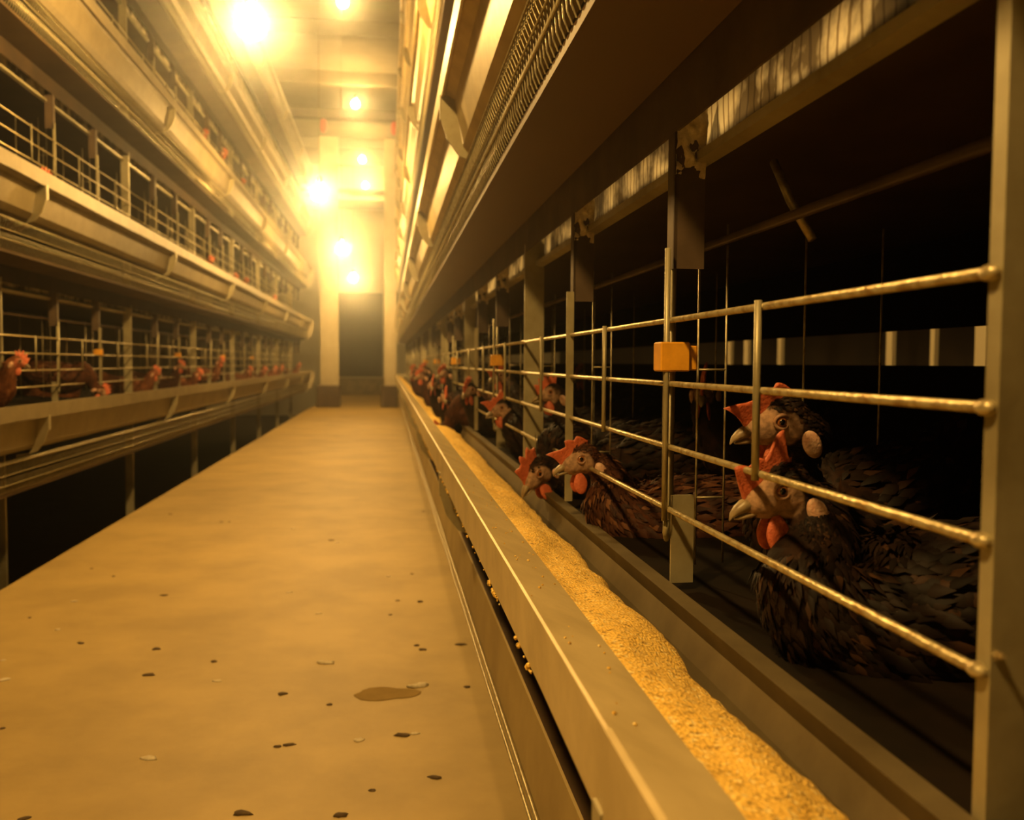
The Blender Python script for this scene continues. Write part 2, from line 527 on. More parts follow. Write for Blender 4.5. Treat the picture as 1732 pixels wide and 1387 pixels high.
BR = {NEAR: [0.41, 1.745, 3.08, 4.41, 5.74, 7.07, 8.40, 9.73, 11.06, 12.39], FAR: [3.0, 4.75, 6.5, 8.25, 10.0, 11.75]}
NTIER = {NEAR: 5, FAR: 5}
for row in ROWS:
    sd = 'near' if row.side > 0 else 'far'
    for t in range(NT):
        z = row.Z(t)
        where = 'on the %s tier of the %s' % (TIERNAME[t], row.name)
        tr = empty('feed_trough', (row.x, 0, z))
        tag(tr, 'long galvanised feed trough ' + where, 'feed trough', 'feed troughs along the cage rows')
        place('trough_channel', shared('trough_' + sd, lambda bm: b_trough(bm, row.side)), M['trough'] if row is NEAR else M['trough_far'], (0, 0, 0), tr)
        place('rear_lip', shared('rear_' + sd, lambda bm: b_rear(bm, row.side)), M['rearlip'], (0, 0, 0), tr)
        for y in BR[row]:
            place('bracket', shared('fin_' + sd, lambda bm: b_fin(bm, row.side)), M['zinc'], (0, y + (0.02 * t if row is FAR else 0), 0), tr)
        eg = empty('egg_tray', (row.x, 0, z))
        tag(eg, 'egg collecting tray under the feed trough ' + where, 'egg tray', 'egg trays under the troughs')
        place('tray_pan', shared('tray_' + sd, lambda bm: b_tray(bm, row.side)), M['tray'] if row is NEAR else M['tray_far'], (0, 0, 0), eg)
        if row is NEAR and t == 0:
            place('side_sheet', shared('sheet_near', b_sheet), M['sheet'], (0, 0, 0), eg)
            place('edge_wire', shared('cables_near', b_cables), M['wire'], (0, 0, 0), eg, True)
        else:
            place('wire_guard', shared('guard_' + sd, lambda bm: b_guard(bm, row.side)), M['wire'], (0, 0, 0), eg, True)
        if t > 0:
            bl = empty('manure_belt', (row.x, 0, z))
            tag(bl, 'dark manure belt with pale strip above the %s tier of the %s' % (TIERNAME[t - 1], row.name), 'manure belt',
                'manure belts between the tiers')
            place('belt_sheet', shared('belt_' + sd, lambda bm: b_belt(bm, row.side)), M['belt'], (0, 0, 0), bl)
            place('edge_channel', shared('edge_' + sd, lambda bm: b_edge(bm, row.side)), M['zinc'], (0, 0, 0), bl)
            place('back_board', shared('skirt_' + sd, lambda bm: b_skirt(bm, row.side)), M['dirty'] if row is NEAR else M['shaded_far'], (0, 0, 0), bl)
            place('droppings_strip', shared('board_' + sd, lambda bm: b_board(bm, row.side)), M['strip'], (0, 0, 0), bl)['label'] = 'pale strip caked with dried droppings'

# wire floors of the cages (dark sheets seen edge-on)
def b_cfloor(bm, s):
    prism(bm, [(0.155, -0.036), (0.72, -0.006), (0.72, -0.010), (0.155, -0.041)], YA, YB, lambda x: s * x)
def b_cback(bm, s):
    # open wire back: horizontal wires and sparse uprights
    for k in range(7):
        tube(bm, [(s * 0.722, YA, 0.0 + 0.05 * k), (s * 0.722, YB, 0.0 + 0.05 * k)], 0.0013, 4)
for row in ROWS:
    sd = 'near' if row.side > 0 else 'far'
    for t in range(3 if row is FAR else 2):
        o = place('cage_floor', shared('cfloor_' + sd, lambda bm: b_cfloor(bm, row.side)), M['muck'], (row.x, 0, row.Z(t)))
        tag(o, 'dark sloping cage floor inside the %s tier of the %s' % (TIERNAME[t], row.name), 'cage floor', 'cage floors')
# closed partition down the middle of the far row's cages
for t in range(3):
    b = bmesh.new()
    box(b, FAR.X(0.73) - 0.004, FAR.X(0.73), YA, YB, FAR.Z(t) - 0.006, FAR.Z(t) + 0.35)
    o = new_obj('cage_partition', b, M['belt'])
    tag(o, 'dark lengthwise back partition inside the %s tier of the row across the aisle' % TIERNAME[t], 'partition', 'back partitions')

for zlo, zhi, lab in ((-0.24, 0.0, 'dark lower board'), (0.058, 0.42, 'dark upper board')):  # added boards that mask the lit second aisle down to a gap
    b = bmesh.new()
    box(b, 0.85, 0.856, YA, YB, H + zlo, H + zhi)
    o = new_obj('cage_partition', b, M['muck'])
    tag(o, lab + ' added behind the close row to leave a narrow lit gap', 'partition', 'back partitions')

# posts, hangers and barred gates -------------------------------------------------
RAILZ = [0.209, 0.1525, 0.096, 0.040]
def units(row):
    k0 = math.ceil((YA - row.ys) / row.S)
    out = []
    k = k0
    while row.ys + k * row.S < YB - 0.02:
        out.append((k, row.ys + k * row.S))
        k += 1
    return out

def b_post(bm, s, ztop):
    # C-section upright with a small folded flange
    prism(bm, [(0.0, 0.0), (0.0, 1.0), (0.034, 1.0), (0.034, 0.0)], 0.0, 0.003, lambda x: s * x)
for row in ROWS:
    s = row.side
    ztop = row.Z(NT - 1) + 0.3
    n = 0
    for k, y in units(row):
        if k % 3:
            continue
        b = bmesh.new()
        x0 = row.X(0.152)
        def bx(d0, d1, y0, y1, z0, z1):
            xa, xb = sorted((x0 + s * d0, x0 + s * d1))
            box(b, xa, xb, y0, y1, z0, z1)
        # continuous C profile as one prism standing upright
        prof = [(0.0, 0.0), (0.036, 0.0), (0.036, 0.012), (0.033, 0.012), (0.033, 0.003), (0.003, 0.003), (0.003, 0.009), (0.0, 0.009)]
        lo = [b.verts.new((x0 + s * px, y + py, -0.4)) for px, py in prof]
        hi = [b.verts.new((x0 + s * px, y + py, ztop)) for px, py in prof]
        for i in range(len(prof)):
            j = (i + 1) % len(prof)
            b.faces.new((lo[i], lo[j], hi[j], hi[i]))
        b.faces.new(hi)
        b.faces.new(lo[::-1])
        o = new_obj('cage_post', b, M['zinc'])
        if k >= 0:
            lab = 'tall galvanised cage post, %s along the %s from the viewer' % (ordinal(k // 3), row.name)
        else:
            lab = 'tall galvanised cage post of the %s standing beside the viewer' % row.name
        tag(o, lab, 'post', 'cage posts')
        if row is NEAR and k == 0:
            # bolt, nut hole and rail sockets of the closest post
            bb = bmesh.new()
            cx, cz = x0 + 0.0028, H - 0.122
            tube(bb, [(cx, y - 0.002, cz), (cx, y + 0.001, cz)], 0.0022, 6)
            tube(bb, [(cx, y - 0.005, cz + 0.001), (cx, y - 0.001, cz)], 0.0013, 8)
            new_obj('bolt', bb, M['rail'], o)

def b_hanger(bm, s):
    box(bm, min(0, s * 0.028), max(0, s * 0.028), 0, 0.003, 0.255, 0.425)
    box(bm, min(0, s * 0.003), max(0, s * 0.003), 0, 0.020, 0.255, 0.425)
    bmesh.ops.remove_doubles(bm, verts=bm.verts, dist=1e-6)
def b_caked(bm, s):
    NX, NZ = 16, 44
    g = []
    for j in range(NZ + 1):
        zz = 0.325 + 0.10 * j / NZ
        r = []
        for i in range(NX + 1):
            xx = 0.0005 + 0.027 * i / NX
            hgt = noise.noise((xx * 90, zz * 60, 3.3)) + 0.6 * noise.noise((xx * 240, zz * 170, 7.7))
            r.append((bm.verts.new((s * xx, 0.0008 - 0.007 * max(0.0, hgt + 0.75 - (abs(zz - 0.385) * 22) ** 2), zz)), 1))
        g.append(r)
    for j in range(NZ):
        for i in range(NX):
            q = (g[j][i], g[j][i + 1], g[j + 1][i + 1], g[j + 1][i])
            if sum(v[1] for v in q) / 4 > 0:
                bm.faces.new([v[0] for v in q])
    bmesh.ops.delete(bm, geom=[v for v in bm.verts if not v.link_faces], context='VERTS')
NHANG = 0
for row in ROWS:
    s = row.side
    sd = 'near' if s > 0 else 'far'
    for t in range(3 if row is FAR else 1):
        n = 0
        for k, y in units(row):
            if k % 3 == 0 or y < (0 if row is NEAR else 2.3):
                continue
            o = place('belt_hanger', shared('hang_' + sd, lambda bm: b_hanger(bm, s)), M['dirty'], (row.X(0.1525), y, row.Z(t)))
            if t == 0 and row is NEAR and y < 5:
                place('caked_droppings', shared('caked_' + sd, lambda bm: b_caked(bm, s)), M['caked'], (0, 0, 0), o, True)['label'] = 'pale crust of dried droppings'
            tag(o, 'dark hanger plate, %s along above the %s tier of the %s' % (ordinal(n), TIERNAME[t], row.name), 'hanger', 'belt hanger plates')
            n += 1

# barred gates: four rails, rods at each cage division
def rail_mesh(bm, L, knuckle, z):
    tube(bm, [(0, 0.0, 0), (0, L, 0)], 0.0026, 10)
    for e in (0.0, L):
        ellipsoid(bm, (0, e, 0), (0.0036, 0.006, 0.0036), None, 10, 8)
def gate(row, t, k0, first):
    s = row.side
    y0 = row.ys + k0 * row.S
    L = 3 * row.S
    g = empty('cage_gate', (row.X(0.150), y0, row.Z(t)))
    sd = 'near' if s > 0 else 'far'
    for zz in RAILZ:
        place('rail', shared('rail_' + sd, lambda bm: rail_mesh(bm, L - 0.012, True, 0)), M['rail'], (0, 0.006, zz), g, True)
    # double rods at the first division, single bar at the second
    def rods(bm):
        for dy, dx in ((-0.006, 0.0), (0.008, 0.010)):
            zz = 0.30
            pts = [(s * (dx - 0.0046), dy, 0.272), (s * (dx - 0.0046), dy, 0.03)]
            if dx:
                pts += [(s * (dx - 0.006), dy - 0.002, 0.018), (s * (dx - 0.010), dy - 0.006, 0.012), (s * (dx - 0.012), dy - 0.010, 0.018), (s * (dx - 0.012), dy - 0.011, 0.03)]
            tube(bm, pts, 0.0027, 8)
    def plate(bm):
        xa, xb = sorted((s * 0.004, s * 0.025))
        box(bm, xa, xb, 0.0, 0.003, -0.028, 0.052)
    def bar(bm):
        xa, xb = sorted((s * -0.0068, s * 0.0032))
        box(bm, xa, xb, -0.002, 0.002, -0.02, 0.268)
    def mid(bm):
        tube(bm, [(s * -0.0042, 0, 0.213), (s * -0.0042, 0, 0.092)], 0.0026, 8)
    place('latch_rod', shared('rods_' + sd, rods), M['zinc'], (0, row.S, 0), g, True)
    place('foot_plate', shared('plate_' + sd, plate), M['zinc'], (0, row.S, 0), g)
    place('upright_bar', shared('bar_' + sd, bar), M['zinc'], (0, 2 * row.S, 0), g)
    for f in (0.535, 1.52, 2.5):
        place('short_rod', shared('mid_' + sd, mid), M['zinc'], (0, f * row.S, 0), g, True)
    return g
tags_n = 0
for row in ROWS:
    s = row.side
    for t in range(3 if row is FAR else 2):
        n = 0
        for k, y in units(row):
            if k % 3 or y + 3 * row.S < (0 if row is NEAR else 2.4) or y + 3 * row.S > YB + 0.3:
                continue
            g = gate(row, t, k, n == 0)
            tag(g, 'barred four-rail gate, %s along the %s tier of the %s' % (ordinal(n), TIERNAME[t], row.name), 'cage gate', 'barred cage gates')
            n += 1

def b_tag(bm, s):
    # folded yellow clip: a sleeve round the rods and a flap
    xa, xb = sorted((s * -0.010, s * 0.016))
    box(bm, xa - 0.001, xb, -0.010, 0.013, -0.013, 0.013)
    f0, f1 = sorted((s * 0.0155, s * 0.024))
    box(bm, f0, f1, -0.006, -0.004, -0.012, 0.010)
    bmesh.ops.bevel(bm, geom=bm.edges[:], offset=0.0012, segments=1, affect='EDGES')
labels_near = ['bright yellow plastic clip on the gate rods behind the two closest hens',
               'second yellow clip along the close row, above the black hen leaning out',
               'third small yellow clip along the close row, near the crowd of red combs',
               'fourth tiny yellow clip along the close row, beyond the crowd of hens']
n = 0
for k, y in units(NEAR):
    if k % 3 == 1 and 0 < y < 6.5:
        o = place('yellow_clip', shared('tag_near', lambda bm: b_tag(bm, 1)), M['yellow'], (NEAR.X(0.150), y, NEAR.Z(0) + 0.1765))
        tag(o, labels_near[min(n, 3)] if n < 4 else 'tiny yellow clip deep in the close row', 'clip', 'yellow clips on the gates')
        n += 1
n = 0
for k, y in units(FAR):
    if k % 3 == 2 and 2.5 < y < 9:
        o = place('yellow_clip', shared('tag_far', lambda bm: b_tag(bm, -1)), M['yellow'], (FAR.X(0.150), y, FAR.Z(0) + 0.165))
        tag(o, '%s small yellow clip on the lowest gates across the aisle' % ordinal(n), 'clip', 'yellow clips on the gates')
        n += 1

# side grids between neighbouring cages
def b_grid(bm, s):
    for i in range(4):
        d = 0.035 + 0.027 * i + (0.05 * (i - 1) if i > 1 else 0)
        tube(bm, [(s * d, 0, -0.02 + d * 0.05), (s * d, 0, 0.30)], 0.0011, 5)
    for zz in (0.045, 0.165):
        tube(bm, [(s * 0.035, 0, zz), (s * 0.062, 0, zz)], 0.0011, 5)
for row in ROWS:
    sd = 'near' if row.side > 0 else 'far'
    for t in range(2 if row is FAR else 1):
        n = 0
        for k, y in units(row):
            if y < (0.5 if row is NEAR else 2.5) or y > 9:
                continue
            o = place('wire_divider', shared('grid_' + sd, lambda bm: b_grid(bm, row.side)), M['wire'], (row.X(0.152), y + 0.03, row.Z(t)), None, True)
            tag(o, 'thin wire grid between cages, %s along the %s tier of the %s' % (ordinal(n), TIERNAME[t], row.name), 'wire grid', 'wire grids between cages')
            n += 1

# drinking water pipe inside the close row with a hanging drinker tube
for row, nm in ((NEAR, 'close row'), (FAR, 'far row')):
    b = bmesh.new()
    tube(b, [(row.X(0.205), YA, row.Z(0) + 0.283), (row.X(0.205), YB, row.Z(0) + 0.283)], 0.0042, 8)
    o = new_obj('water_pipe', b, M['dirty'], None, True)
    tag(o, 'thin dusty water pipe under the lowest belt of the ' + nm, 'pipe')
b = bmesh.new()
tube(b, [(0.312, 0.72, NEAR.Z(0) + 0.335), (0.318, 0.70, NEAR.Z(0) + 0.30), (0.330, 0.685, NEAR.Z(0) + 0.268)], 0.0036, 8)
o = new_obj('drinker_tube', b, M['wire'], None, True)
tag(o, 'short slanting metal drinker tube hanging behind the closest gate', 'drinker tube')

# feed heaped in the lowest trough of the close row
b = bmesh.new()
ny, nx = 900, 14
grid = []
ys = [YA + 0.02 + (YB - YA - 0.04) * (i / ny) ** 1.7 for i in range(ny + 1)]
for y in ys:
    rowv = []
    wl = 0.0415 + 0.006 * noise.noise((0.3, y * 7, 0.0)) + 0.003 * noise.noise((1.3, y * 26, 0.0)) - (0.004 if y < 0.9 else 0)
    wr = 0.117 + 0.008 * noise.noise((5.3, y * 9, 0.0)) + 0.004 * noise.noise((7.3, y * 34, 0.0)) + 0.002 * noise.noise((7.3, y * 90, 0.0))
    for j in range(nx + 1):
        u = j / nx
        d = wl + (wr - wl) * u
        hump = 0.006 * math.sin(PI * u) + 0.006 * noise.noise((d * 25, y * 8, 2.0)) + 0.003 * noise.noise((d * 70, y * 26, 4.0)) + 0.0012 * noise.noise((d * 260, y * 120, 4.0))
        edge = min(u, 1 - u)
        zz = -0.0195 - 0.028 * u + hump * min(1, edge * 6) - (0.012 if j in (0, nx) else 0)
        rowv.append(b.verts.new((NEAR.x + d, y, NEAR.Z(0) + zz)))
    grid.append(rowv)
for a, c in zip(grid, grid[1:]):
    for j in range(nx):
        b.faces.new((a[j], a[j + 1], c[j + 1], c[j]))
o = new_obj('chicken_feed', b, M['feed'], None, True)
tag(o, 'golden ground maize feed lying along the lowest trough of the close row', 'feed', None, 'stuff')

# crumbs of feed clinging to the lip of the trough
b = bmesh.new()
for i in range(110):
    y = 0.62 + 3.2 * random.random() ** 1.6
    zz = NEAR.Z(0) - 0.045 - 0.003 * random.random()
    r = 0.0008 + 0.0016 * random.random() ** 2
    ellipsoid(b, (NEAR.x - 0.0005, y, zz), (r, r * 1.5, r), None, 6, 4)
for i in range(140):
    y = 0.2 + 2.5 * random.random() ** 1.4
    u = random.random()
    r = 0.0006 + 0.001 * random.random() ** 2
    ellipsoid(b, (NEAR.x + 0.004 + 0.036 * u, y, NEAR.Z(0) - 0.0155 * u + 0.0005), (r, r, r * 0.6), None, 6, 4)
o = new_obj('feed_crumbs', b, M['feed'])
tag(o, 'scattered feed crumbs stuck along the lip of the close trough', 'feed', None, 'stuff')
# joint sleeve of the trough
b = bmesh.new()
prism(b, [(-0.0012, -0.046), (-0.0012, 0.0016), (0.0022, 0.0022), (0.046, -0.0164), (0.046, -0.0176), (0.002, 0.0007), (0, 0), (0, -0.046)], YA, 0.405,
      lambda x: x)
for tr in [o for o in COL.objects if o.name == 'feed_trough']:
    new_obj('joint_sleeve', b, M['trough'], tr)

# end columns, beam and end plates at the far end of the rows -----------------------
def column(x0, x1, label):
    b = bmesh.new()
    e = empty('end_column', ((x0 + x1) / 2, 13.0, 0))
    hw = (x1 - x0) / 2
    prism_ = [(-hw, 0), (hw, 0), (hw, 0.03), (hw - 0.03, 0.03), (hw - 0.03, 0.14), (-hw + 0.03, 0.14), (-hw + 0.03, 0.03), (-hw, 0.03)]
    lo = [b.verts.new((px, py, 0.30)) for px, py in prism_]
    hi = [b.verts.new((px, py, H + 3.1)) for px, py in prism_]
    for i in range(8):
        b.faces.new((lo[i], lo[(i + 1) % 8], hi[(i + 1) % 8], hi[i]))
    b.faces.new(hi); b.faces.new(lo[::-1])
    new_obj('column_shaft', b, M['column'], e)
    b = bmesh.new()
    box(b, -hw - 0.05, hw + 0.02, -0.14, 0.2, 0.0, 0.30)
    bmesh.ops.bevel(b, geom=b.edges[:], offset=0.01, segments=1, affect='EDGES')
    new_obj('drive_box', b, M['dirty'], e)
    tag(e, label, 'column', 'end columns')
column(-0.92, -0.67, 'tall pale column with dark drive box at the end of the row across the aisle')
column(-0.04, 0.125, 'tall pale column with dark drive box at the end of the close row')
b = bmesh.new()
box(b, -1.5, 0.5, 13.0, 13.12, H + 3.35, H + 3.47)
o = new_obj('cross_beam', b, M['dirty'])
tag(o, 'dark horizontal beam bridging the tops of the two end columns', 'beam')
for x, lab in ((-0.87, 'small red fitting hanging under the dark beam on the side across the aisle'), (0.10, 'small red fitting hanging under the dark beam above the close row')):
    b = bmesh.new()
    lathe(b, [(0.02, 0.0), (0.045, -0.02), (0.05, -0.10), (0.042, -0.16), (0.02, -0.19)], (x, 13.06, H + 3.35), 12)
    o = new_obj('red_fitting', b, M['redpl'], None, True)
    tag(o, lab, 'fitting', 'red fittings under the beam')
for k, (zc, r) in enumerate(((H + 3.25, 0.04), (H + 2.99, 0.09))):
    b = bmesh.new()
    tube(b, [(-1.6, Y1 - 0.14, zc), (0.9, Y1 - 0.14, zc)], r, 10)
    o = new_obj('wall_pipe', b, M['dirty'], None, True)
    tag(o, ('thin' if k == 0 else 'thick lower') + ' horizontal pipe across the upper end wall', 'pipe', 'pipes on the end wall')
for row in ROWS:
    for t in range(NT):
        b = bmesh.new()
        pl = [(-0.01, 0.01), (0.72, 0.01), (0.72, -0.27), (0.05, -0.27), (0.0, -0.2), (-0.03, -0.12), (-0.035, -0.05)]
        prism(b, pl, YB + 0.02, YB + 0.03, lambda x: row.X(x))
        for v in b.verts:
            v.co.z += row.Z(t)
        o = new_obj('end_plate', b, M['column'])
        tag(o, 'rounded pale end plate closing the %s tier of the %s' % (TIERNAME[t], row.name), 'end plate', 'end plates of the rows')

# second aisle behind the close row, faintly lit ------------------------------------
n = 0
for y, wd in ((3.28, 0.07), (3.62, 0.03), (3.95, 0.05), (5.15, 0.05), (5.65, 0.07), (5.95, 0.06), (7.2, 0.1)):  # pale posts added to read as lit patches seen through the cages
    b = bmesh.new()
    box(b, 2.3, 2.32, y, y + wd, -0.5, H + 1.2)
    o = new_obj('patch_post', b, M['brown'])
    tag(o, '%s added pale post showing as a lit patch behind the close cages' % ordinal(n), 'post', 'added posts in the neighbouring aisle')
    n += 1

# ------------------------------------------------------------------ lamps
def bulb(x, y, z, m, label, group, cz):
    e = empty('hanging_bulb', (x, y, z))
    b = bmesh.new()
    lathe(b, [(0.006, -0.055), (0.028, -0.050), (0.043, -0.034), (0.049, -0.010), (0.046, 0.012), (0.034, 0.030), (0.018, 0.044), (0.015, 0.050)], n=16)
    new_obj('glass_bulb', b, m, e, True)
    b = bmesh.new()
    lathe(b, [(0.0165, 0.0505), (0.0185, 0.06), (0.0185, 0.09), (0.008, 0.105)], n=12)
    new_obj('socket', b, M['blackpl'], e, True)
    b = bmesh.new()
    tube(b, [(0, 0, 0.105), (0, 0, cz - z)], 0.002, 6)
    new_obj('cord', b, M['concrete'], e)
    tag(e, label, 'light bulb', group)
    return e
LOWY = [0.1, 3.0, 5.9, 8.74, 11.7]
for i, y in enumerate(LOWY):
    lab = ['glowing bulb hanging low over the aisle beside the viewer', 'largest blazing bulb hanging low over the aisle',
           'second low glowing bulb along the aisle', 'third low glowing bulb along the aisle, above the doorway',
           'small low glowing bulb just above the dark doorway'][i]
    bulb(-0.42, y, H + 1.06, M['bulb'], lab, 'low bulbs over the aisle', CEIL)
HIY = [2.0, 5.35, 8.7, 12.05, 15.3, 17.5]
for i, y in enumerate(HIY):
    lab = ['glowing bulb high under the ceiling beside the viewer', 'second glowing bulb high under the ceiling',
           'glowing bulb high under the ceiling at the top edge of the view', 'small glowing bulb high under the ceiling before the dark beam',
           'small glowing bulb high under the ceiling beyond the dark beam', 'tiny glowing bulb high beside the end wall pipes'][i]
    bulb(-0.40, y, H + 3.3, M['bulb_high'], lab, 'high bulbs under the ceiling', CEIL)
bulb(1.9, 3.6, H + 0.9, M['bulb_dim'], 'dim bulb in the neighbouring aisle behind the close cages', None, CEIL)

# dusty air between the walls; its forward scatter also stands in for lens bloom
b = bmesh.new()
box(b, XL + 0.01, XR - 0.01, Y0 + 0.01, Y1 - 0.4, 0.01, CEIL - 0.17)
hm = bpy.data.materials.new('dusty air')
hm.use_nodes = True
nt = hm.node_tree
nt.nodes.remove(nt.nodes['Principled BSDF'])
vs = nt.nodes.new('ShaderNodeVolumeScatter')
vs.inputs['Color'].default_value = (0.88, 0.94, 1.0, 1)
vs.inputs['Density'].default_value = 0.021
vs.inputs['Anisotropy'].default_value = 0.95
nt.links.new(vs.outputs[0], nt.nodes['Material Output'].inputs['Volume'])
o = new_obj('dust_haze', b, hm)
tag(o, 'warm dusty haze and bulb glow filling the air of the shed', 'haze', None, 'stuff')

# ------------------------------------------------------------------ hens
def catmull(pts, n):
    out = []
    P = [pts[0]] + list(pts) + [pts[-1]]
    for i in range(1, len(P) - 2):
        for k in range(n):
            t = k / n
            a, b_, c, d = P[i - 1], P[i], P[i + 1], P[i + 2]
            out.append(tuple(0.5 * ((2 * b_[j]) + (-a[j] + c[j]) * t + (2 * a[j] - 5 * b_[j] + 4 * c[j] - d[j]) * t * t + (-a[j] + 3 * b_[j] - 3 * c[j] + d[j]) * t ** 3) for j in range(len(b_))))
    out.append(tuple(pts[-1]))
    return out

def comb_bm(style, s):
    """single comb in head coordinates (x forward, z up); spiky blade with thickness."""
    b = bmesh.new()
    nu, nv = 30, 6
    if style == 'fork':
        spikes = [(0.14, 0.013, 0.026), (0.42, 0.008, 0.006), (0.74, 0.017, -0.008)]
    elif style == 'lobe':
        spikes = [(0.2, 0.014, 0.010), (0.45, 0.019, 0.002), (0.72, 0.018, -0.006), (0.9, 0.010, -0.008)]
    elif style == 'flat':
        spikes = [(0.14, 0.005, 0.026), (0.45, 0.009, 0.010), (0.74, 0.008, 0.004)]
    elif style == 'flop':
        spikes = [(0.10, 0.014, 0.010), (0.34, 0.010, 0.004), (0.70, 0.021, -0.008)]
    else:
        spikes = [(0.08, 0.011, 0.008), (0.28, 0.016, 0.006), (0.5, 0.019, 0.0), (0.72, 0.016, -0.006), (0.92, 0.010, -0.008)]
    WD = {'lobe': 0.2, 'spiky': 0.13}.get(style, 0.22)
    sides = []
    for sg in (1, -1):
        g = []
        for i in range(nu + 1):
            u = i / nu
            hgt, lean = 0.006, 0.0
            for c, hh, ln in spikes:
                wd = WD
                k = max(0.0, 1 - abs(u - c) / wd)
                if k * hh + 0.006 > hgt:
                    hgt = 0.006 + hh * math.sin(k * PI / 2) ** 0.9
                    lean = ln * k
            bx = 0.026 - 0.040 * u
            bz = 0.000 + 0.017 * math.sin(min(1.0, u * 1.25) * PI / 2)
            colv = []
            for j in range(nv + 1):
                v = j / nv
                th = 0.0040 * (1 - v ** 2 * 0.7) * (math.sin(PI * min(max(u, 0.04), 0.96)) ** 0.4)
                x = bx + lean * v ** 1.3
                z = bz - 0.004 + (hgt + 0.004) * v
                y = sg * th + 0.004 * s * v * v
                colv.append(b.verts.new((x, y, z)))
            g.append(colv)
        sides.append(g)
        for i in range(nu):
            for j in range(nv):
                b.faces.new((g[i][j], g[i + 1][j], g[i + 1][j + 1], g[i][j + 1]))
    A, B = sides
    for i in range(nu):
        b.faces.new((A[i][nv], A[i + 1][nv], B[i + 1][nv], B[i][nv]))
        b.faces.new((A[i][0], A[i + 1][0], B[i + 1][0], B[i][0]))
    for j in range(nv):
        b.faces.new((A[0][j], A[0][j + 1], B[0][j + 1], B[0][j]))
        b.faces.new((A[nu][j], A[nu][j + 1], B[nu][j + 1], B[nu][j]))
    return b

